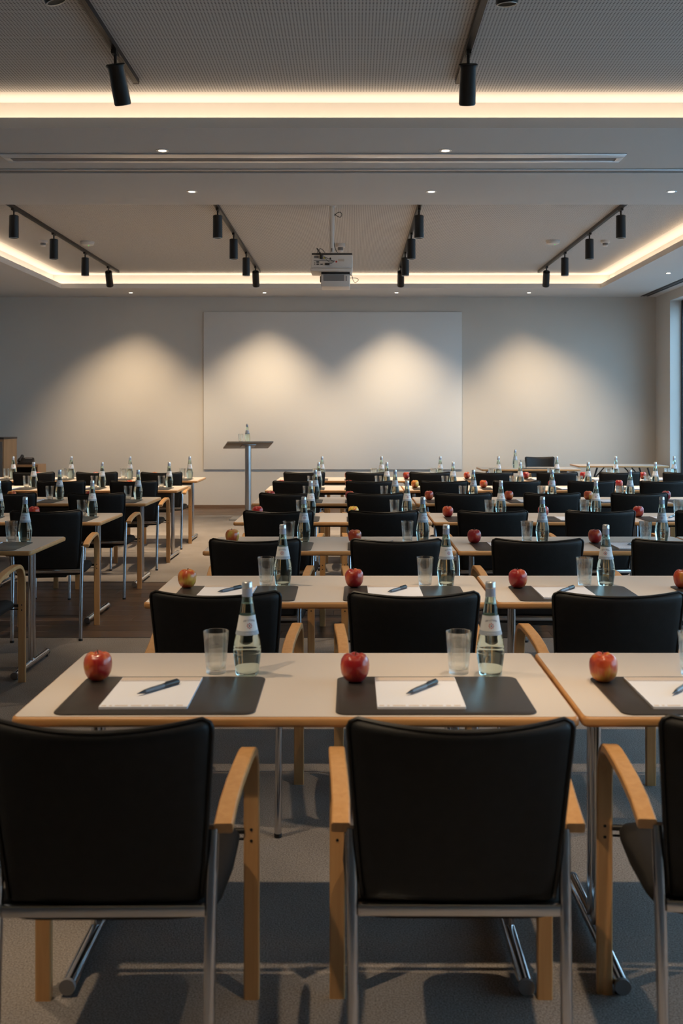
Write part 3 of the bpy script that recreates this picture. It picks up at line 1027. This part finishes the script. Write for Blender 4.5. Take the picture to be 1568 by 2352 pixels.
def make_bottle():
    b = empty('water_bottle')
    seg = 28
    th = 0.0026
    wl_ = 0.203
    inner = [(max(r - th, 0.001), z) for r, z in BPROF if z > wl_]
    prof = [(0, 0.004), (0.022, 0.002)] + BPROF + [(0.0115, 0.242)] + list(reversed(inner[:-1])) + [(brad(wl_) - th, wl_), (0, wl_)]
    lathe('glass_body', prof, M_bottle, b, seg, angle=60)
    wp = [(0, 0.0105), (0.0245, 0.009)] + [(r - th, z) for r, z in BPROF if 0.010 < z < wl_ - 0.003] + [(brad(wl_) - th - 0.0004, wl_ - 0.001), (0, wl_ - 0.001)]
    lathe('water', wp, M_water, b, seg, angle=60)
    # aluminium cap with rolled skirt, blue grey sleeve round the neck
    lathe('cap', [(0, 0.2655), (0.0115, 0.2655), (0.0135, 0.2640), (0.0143, 0.2610), (0.0143, 0.2530), (0.0152, 0.2505), (0.0146, 0.2470), (0.0139, 0.2460)], M_cap, b, 24, angle=50)
    lathe('neck_sleeve', [(0.0143, 0.2475), (0.0147, 0.2300), (0.0152, 0.2235), (0.0148, 0.2235)], M_sleeve, b, 24, angle=50)
    # paper label: white field, grey blue lower band
    def band(name, z0, z1, m_, off, par, arc=2 * PI, rows=5):
        bm = bmesh.new()
        n = 28
        rings = []
        for j in range(rows + 1):
            z = z0 + (z1 - z0) * j / rows
            r = brad(z) + off
            rings.append([bm.verts.new((r * math.sin(-arc / 2 + arc * i / n), -r * math.cos(-arc / 2 + arc * i / n), z)) for i in range(n)])
        for a, c_ in zip(rings, rings[1:]):
            for i in range(n):
                bm.faces.new((a[i], a[(i + 1) % n], c_[(i + 1) % n], c_[i]))
        return finish(name, bm, m_, par, True)
    lab = band('paper_label', 0.117, 0.171, M_label, 0.0004, b)
    band('label_band', 0.117, 0.129, M_labelband, 0.0007, lab, rows=2)
    tv, tf = text_verts('GEROLSTEINER', 0.0058)
    w = max(v[0] for v in tv)
    wrap_on_bottle('label_text', [(v[0] * 0.0185 / w, 0.1570 + v[1] * 1.1 - 3.6 * (v[0] * 0.0185 / w) ** 2 * 3) for v in tv], tf, M_ltext, lab, 0.0009)
    tv, tf = text_verts('SPRUDEL', 0.0062)
    wrap_on_bottle('label_text', [(v[0], 0.1205 + v[1]) for v in tv], tf, M_lwhite, lab, 0.0011)
    # eight red rays round a dark centre
    ev, ef = [], []
    zc = 0.1435
    for k in range(8):
        a = k * PI / 4
        for (rr, da) in ((0.0038, 0), (0.0062, 0.27), (0.0088, 0), (0.0062, -0.27)):
            ev.append((rr * math.sin(a + da), zc + rr * math.cos(a + da)))
        ef.append((4 * k, 4 * k + 1, 4 * k + 2, 4 * k + 3))
    wrap_on_bottle('label_emblem', ev, ef, M_lred, lab, 0.0009)
    ev = [(0.0019 * math.cos(k * PI / 3), zc + 0.0026 * math.sin(k * PI / 3)) for k in range(6)]
    wrap_on_bottle('label_emblem', ev, [tuple(range(6))], M_ltext, lab, 0.0009)
    return b

def make_glass_obj():
    prof = [(0, 0.003), (0.022, 0.003), (0.025, 0.0), (0.0272, 0.001), (0.0278, 0.004), (0.0300, 0.03), (0.0345, 0.085), (0.0372, 0.1195), (0.0366, 0.1210), (0.0361, 0.1198),
            (0.0334, 0.085), (0.0288, 0.030), (0.0272, 0.016), (0.022, 0.0128), (0, 0.0120)]
    return lathe('drinking_glass', prof, M_glass, None, 32, angle=70)

def make_apple():
    bm = bmesh.new()
    prof = [(0, 0.007), (0.006, 0.0035), (0.013, 0.0008), (0.019, 0.002), (0.0285, 0.009), (0.0358, 0.021), (0.0388, 0.034), (0.0394, 0.046), (0.0372, 0.058),
            (0.0310, 0.0675), (0.0225, 0.0725), (0.0145, 0.0725), (0.008, 0.0685), (0.003, 0.063), (0, 0.061)]
    prof = [(r_, z_ * 1.06) for r_, z_ in prof]
    add_lathe(bm, prof, 26)
    for v in bm.verts:
        a = math.atan2(v.co.y, v.co.x)
        r = math.hypot(v.co.x, v.co.y)
        k = 1 + 0.022 * math.cos(5 * a) * (1 - min(1, v.co.z / 0.07)) + 0.018 * math.cos(2 * a + 0.7)
        v.co.x *= k; v.co.y *= k
        v.co.z += 0.0018 * math.cos(5 * a) * (1 if v.co.z > 0.05 else -0.4) * min(1, r / 0.02) if v.co.z > 0.01 else 0
    ap = finish('apple', bm, M_apple, None, True)
    tube('stem', [(0, 0, 0.064), (0.001, 0, 0.074), (0.004, 0.001, 0.084)], [0.0016, 0.0013, 0.0019], M_stem, ap, 6)
    return ap

def make_pad():
    return slab('desk_pad', round_rect(0.50, 0.365, 0.028, 5), 0.0, 0.0035, M_pad, None, 0.001, 2)

def make_notepad():
    n_ = empty('notepad')
    slab('paper_block', round_rect(0.222, 0.292, 0.002, 1), 0.0, 0.006, M_paper, n_)
    box('header_band', -0.109, 0.109, 0.112, 0.144, 0.006, 0.0063, M_paper_h, n_)
    box('header_line', -0.109, 0.109, 0.104, 0.1075, 0.006, 0.0063, M_paper_b, n_)
    bm = bmesh.new()
    x = -0.106
    rnd = random.Random(3)
    for w_ in (0.016, 0.010, 0.036, 0.03, 0.014, 0.038, 0.016, 0.02):
        add_box(bm, x, x + w_ - 0.004, -0.139, -0.131, 0.006, 0.0063)
        x += w_ + 0.004
    finish('footer_print', bm, M_paper_h, n_)
    return n_

def make_pen():
    p = empty('ballpoint_pen')
    def lx(name, prof, m_):
        o = lathe(name, prof, m_, p, 14)
        o.rotation_euler = (0, PI / 2, 0)
        o.location = (0, 0, 0.0070)
        return o
    lx('barrel', [(0, -0.048), (0.0052, -0.048), (0.0066, -0.024), (0.0066, 0.02), (0, 0.02)], M_pen)
    lx('tip', [(0, -0.075), (0.0010, -0.0745), (0.0018, -0.067), (0.0052, -0.048), (0, -0.048)], M_pen_dark)
    lx('cap', [(0, 0.02), (0.0070, 0.02), (0.0070, 0.074), (0.005, 0.078), (0, 0.078)], M_pen_dark)
    box('clip', 0.028, 0.072, -0.0018, 0.0018, 0.0138, 0.0158, M_pen_dark, p)
    return p

chair0, table0, bottle0, glass0 = make_chair(), make_table(), make_bottle(), make_glass_obj()
apple0, pad0, note0, pen0 = make_apple(), make_pad(), make_notepad(), make_pen()
PROTO_USED = set()
def inst(proto, loc, rz=0.0, tilt=None):
    if proto.name in PROTO_USED:
        o = copy_tree(proto)
    else:
        PROTO_USED.add(proto.name)
        o = proto
    o.location = loc
    o.rotation_euler = (tilt or 0, 0, rz)
    return o

# ------------------------------------------------------------------ seating plan
ROWS = ['front', 'second', 'third', 'fourth', 'fifth', 'sixth', 'seventh']
D0, PITCH = 2.504, 1.553
def row_d(r):
    return D0 + PITCH * r
RIGHT_X0 = [-0.843, -0.837, -0.832, -0.845, -0.872, -0.895, -0.905]    # aisle edge of each row, right block
LEFT_X1 = {2: -1.765, 3: -1.765, 4: -1.762, 5: -1.762, 6: -1.80}       # aisle edge of each row, left block
def px(X, d):
    return VPX + X * F_PX / d
SEATW = ['aisle seat', 'second seat from aisle', 'third seat from aisle', 'fourth seat from aisle', 'fifth seat from aisle', 'sixth seat from aisle', 'seventh seat from aisle', 'eighth seat from aisle']
TABW = ['aisle table', 'second table from aisle', 'third table from aisle', 'fourth table from aisle']
# how yellow each apple is: 0 dark red, 0.2 orange red, 0.35 yellow
YEL = {('R', 0, 0): .17, ('R', 0, 1): .04, ('R', 0, 2): .19, ('R', 1, 0): .24, ('R', 1, 1): .15, ('R', 1, 2): .10, ('R', 1, 3): .17, ('R', 2, 0): .27, ('R', 2, 1): .10, ('R', 2, 2): -.03,
       ('R', 2, 3): .08, ('R', 3, 0): .0, ('R', 3, 1): .40, ('R', 3, 2): .03, ('R', 3, 3): -.02, ('R', 3, 4): -.02, ('R', 4, 4): .22, ('R', 5, 2): .26, ('R', 5, 6): .42,
       ('R', 6, 0): .2, ('L', 3, 0): -.03, ('L', 4, 1): .18, ('L', 5, 1): .24, ('L', 5, 0): .15, ('L', 6, 0): .24}
APPLE_COL = lambda y: 'yellow' if y > .34 else ('orange red' if y > .16 else ('dark red' if y < 0 else 'red'))

def lay_seat(blk, r, k, cx, dirn):
    d = row_d(r)
    rnd = random.Random(hash((blk == 'R', r, k)) & 0xffff)
    j = lambda a: rnd.uniform(-a, a)
    where = '%s row, %s, %s block' % (ROWS[r], SEATW[k], 'right' if blk == 'R' else 'left')
    def vis(X, dep, half):
        p = px(X, dep)
        s = half * F_PX / dep
        return p + s > -110 and p - s < 1690
    # chair
    cd = d - 0.225 + {0: 0.055}.get(r, 0.0)
    ccx = cx + j(0.012)
    if blk == 'R' and r == 0 and k < 3:
        ccx = (-0.515, 0.218, 0.875)[k]; cd = (2.335, 2.325, 2.33)[k]
    crz = j(0.02) if r else (0.012, -0.008, -0.09, 0.0)[k]
    if blk == 'L':
        crz = {2: 0.06, 3: 0.13 if k == 0 else 0.03}.get(r, 0.055)
        ccx += {2: 0.03, 3: 0.075 if k == 0 else 0.02, 4: 0.025}.get(r, 0.006)
    if vis(ccx, cd + 0.1, 0.27):
        o = inst(chair0, (ccx, cd + j(0.012), 0), crz)
        tag(o, 'black chair with beech arms, ' + where, 'chair', 'black conference chairs')
    if vis(cx, d + 0.2, 0.25):
        o = inst(pad0, (cx + 0.0 + j(0.006), d + 0.20, T_H), j(0.01))
        tag(o, 'dark brown desk pad, ' + where, 'desk pad', 'dark desk pads')
        if vis(cx - 0.03, d + 0.19, 0.11):
            ncx, nrz = cx - 0.04 + j(0.008), j(0.015)
            o = inst(note0, (ncx, d + 0.205, T_H + 0.0035), nrz)
            tag(o, 'white paper notepad, ' + where, 'notepad', 'white notepads')
            if r <= 3 and vis(ncx, d + 0.21, 0.07):
                o = inst(pen0, (ncx + 0.01, d + 0.215, T_H + 0.0096), math.radians(54) + j(0.08))
                tag(o, 'blue grey ballpoint pen on notepad, ' + where, 'pen', 'blue grey pens')
    ax, ay = cx - 0.215 + j(0.012), d + 0.335 + j(0.012)
    if vis(ax, ay, 0.04):
        o = inst(apple0, (ax, ay, T_H + 0.0030), j(3.1), 0.0)
        yel = YEL.get((blk, r, k), rnd.choice((0.02, 0.06, 0.1)))
        o.color = (yel, 0, 0, 1)
        tag(o, '%s apple, %s' % (APPLE_COL(yel), where), 'apple', 'apples at the places')
    gx, gy = cx + 0.098 + j(0.006), d + 0.425 + j(0.01)
    if (blk, r, k) == ('R', 0, 2):
        gx = 0.962
    if vis(gx, gy, 0.038):
        o = inst(glass0, (gx, gy, T_H), j(3))
        tag(o, 'empty clear drinking glass, ' + where, 'glass', 'empty drinking glasses')
    bx_, by = cx + 0.184 + j(0.008), d + 0.415 + j(0.01)
    if vis(bx_, by, 0.04):
        o = inst(bottle0, (bx_, by, T_H), j(0.4))
        tag(o, 'glass water bottle with white label, ' + where, 'bottle', 'water bottles at the places')

for r in range(7):
    d = row_d(r)
    x = RIGHT_X0[r]
    k = 0
    while px(x, d + TD) < 1568:
        o = inst(table0, (x + 0.70, d + TD / 2, 0), random.uniform(-0.003, 0.003))
        tag(o, 'white table with beech edge and chrome feet, %s row, %s, right block' % (ROWS[r], TABW[k // 2]), 'table', 'conference tables')
        for q in range(2):
            lay_seat('R', r, k, x + 0.35 + 0.70 * q, 1)
            k += 1
        x += 1.402
    if r in LEFT_X1:
        x = LEFT_X1[r]
        k = 0
        while px(x, d + TD) > 0:
            o = inst(table0, (x - 0.70, d + TD / 2, 0), random.uniform(-0.003, 0.003))
            tag(o, 'white table with beech edge and chrome feet, %s row, %s, left block' % (ROWS[r], TABW[k // 2]), 'table', 'conference tables')
            for q in range(2):
                lay_seat('L', r, k, x - 0.35 - 0.70 * q, -1)
                k += 1
            x -= 1.402

# ------------------------------------------------------------------ speaker's corner
o = inst(table0, (2.50, 14.75, 0)); tag(o, "white speaker's table with beech edge facing the rows", 'table', 'conference tables')
o = inst(chair0, (2.85, 15.35, 0), PI + 0.05); tag(o, "black chair behind the speaker's table facing the rows", 'chair', 'black conference chairs')
o = inst(pad0, (2.62, 14.62, T_H)); tag(o, "dark desk pad lying on the speaker's table", 'desk pad', 'dark desk pads')
o = inst(bottle0, (2.32, 14.72, T_H), 0.3); tag(o, "water bottle standing alone on the speaker's table", 'bottle', 'water bottles at the places')
o = inst(glass0, (2.42, 14.70, T_H)); tag(o, "clear drinking glass beside the bottle on the speaker's table", 'glass', 'empty drinking glasses')
o = tube('upright_pen', [(2.465, 14.66, T_H + 0.002), (2.48, 14.66, T_H + 0.14)], 0.004, M_black_metal, None, 8)
tag(o, "thin dark pen leaning upright on the speaker's table", 'pen')

# folding table at the wall
ft = empty('folding_table', (4.06, 15.72, 0)); tag(ft, 'white folding table with dark trestle legs by the window corner', 'table')
tp = slab('tabletop', round_rect(1.36, 0.66, 0.018, 4), T_H - 0.024, T_H - 0.0008, M_beech_edge, ft, 0.007, 2)
slab('laminate', round_rect(1.346, 0.646, 0.014, 4), T_H - 0.003, T_H, M_lam, tp)
for s in (-1, 1):
    for q in (-1, 1):
        tube('leg', [(s * 0.60, q * 0.24, 0.0), (s * 0.38, q * 0.24, T_H - 0.03)], 0.014, M_black_metal, ft, 8)
        tube('brace', [(s * 0.52, q * 0.24, 0.27), (s * 0.14, q * 0.24, T_H - 0.03)], 0.010, M_black_metal, ft, 8)
    tube('crossbar', [(s * 0.60, -0.24, 0.012), (s * 0.60, 0.24, 0.012)], 0.012, M_black_metal, ft, 8)

# lectern
lec = empty('lectern', (-1.52, 14.75, 0), 0.0); tag(lec, 'standing lectern with tilted dark top on a steel column', 'lectern')
slab('base_plate', round_rect(0.50, 0.46, 0.02, 3), 0, 0.012, M_steel, lec, 0.003)
lathe('column', [(0, 0.01), (0.045, 0.01), (0.045, 1.055), (0, 1.055)], M_steel, lec, 28)
LTILT, LYAW = math.radians(-12.5), math.radians(15)
ltop = slab('desk_top', round_rect(0.66, 0.46, 0.008, 2), -0.018, 0.0, M_lecttop, lec, 0.003)
ltop.location = (0, 0, 1.072)
ltop.rotation_euler = (LTILT, 0, LYAW)
hub = box('top_bracket', -0.10, 0.10, -0.10, 0.10, -0.030, -0.018, M_steel, ltop, 0.003)
R_ = Matrix.Rotation(LYAW, 4, 'Z') @ Matrix.Rotation(LTILT, 4, 'X')
def on_lectern(x, y):
    return Vector((-1.52, 14.75, 1.072)) + (R_ @ Vector((x, y, 0.0015)))
o = inst(bottle0, on_lectern(-0.03, -0.15)); o.rotation_euler = (LTILT, 0, LYAW); tag(o, 'water bottle standing on the lectern top', 'bottle', 'water bottles at the places')
o = inst(glass0, on_lectern(-0.125, -0.14)); o.rotation_euler = (LTILT, 0, LYAW); tag(o, 'clear drinking glass standing on the lectern top', 'glass', 'empty drinking glasses')

# tall cabinet, low shelf unit and telephone at the left
cab = empty('storage_cabinet', (-5.555, 15.485, 0)); tag(cab, 'beech cabinet with grey doors and dark top at the left edge', 'cabinet')
box('body', -0.375, 0.375, -0.315, 0.27, 0.0, 1.135, M_cabwood, cab, 0.002)
box('top_panel', -0.38, 0.38, -0.335, 0.275, 1.135, 1.160, M_cabtop, cab, 0.002)
for s in (-1, 1):
    dr = box('door', s * 0.19 - 0.185, s * 0.19 + 0.165, -0.333, -0.315, 0.06, 1.10, M_cabdoor, cab, 0.003)
    tube('handle', [(s * 0.03, -0.352, 0.5), (s * 0.03, -0.352, 0.62)], 0.005, M_chrome, dr, 8)
sh = empty('shelf_unit', (-5.10, 15.98, 0)); tag(sh, 'low beech shelf unit carrying the telephone', 'shelf')
w2 = 0.24
box('side_panel', -w2, -w2 + 0.02, -0.2, 0.2, 0, 0.73, M_cabwood, sh)
box('side_panel', w2 - 0.02, w2, -0.2, 0.2, 0, 0.73, M_cabwood, sh)
box('top_panel', -w2 + 0.02, w2 - 0.02, -0.2, 0.2, 0.695, 0.73, M_cabwood, sh)
for zz in (0.04, 0.28, 0.555):
    box('shelf_board', -w2 + 0.02, w2 - 0.02, -0.19, 0.19, zz, zz + 0.02, M_cabwood, sh)
box('back_panel', -w2 + 0.02, w2 - 0.02, 0.19, 0.2, 0.06, 0.695, M_cabtop, sh)
ph = empty('desk_telephone', (-5.09, 15.92, 0.73)); tag(ph, 'black desk telephone on the low shelf unit', 'telephone')
bm = bmesh.new()
vv = [bm.verts.new(p) for p in ((-0.11, -0.09, 0), (0.11, -0.09, 0), (0.11, 0.09, 0), (-0.11, 0.09, 0), (-0.11, -0.085, 0.03), (0.11, -0.085, 0.03), (0.10, 0.085, 0.105), (-0.10, 0.085, 0.105))]
for f in ((0, 3, 2, 1), (4, 5, 6, 7), (0, 1, 5, 4), (1, 2, 6, 5), (2, 3, 7, 6), (3, 0, 4, 7)):
    bm.faces.new([vv[i] for i in f])
bmesh.ops.bevel(bm, geom=bm.edges[:], offset=0.008, segments=2, affect='EDGES')
finish('phone_body', bm, M_dark_pl, ph, True, 40)
loopp = [(-0.085, -0.095, 0.052), (-0.085, -0.075, 0.075), (-0.085, 0.0, 0.10), (-0.085, 0.07, 0.128), (-0.085, 0.095, 0.118)]
tube('handset', loopp, [0.024, 0.024, 0.016, 0.024, 0.024], M_dark_pl, ph, 10)
o = box('display', -0.03, 0.08, -0.03, 0.03, 0.0, 0.003, M_grey_pl, ph); o.location = (0, 0.05, 0.094); o.rotation_euler = (0.41, 0, 0)
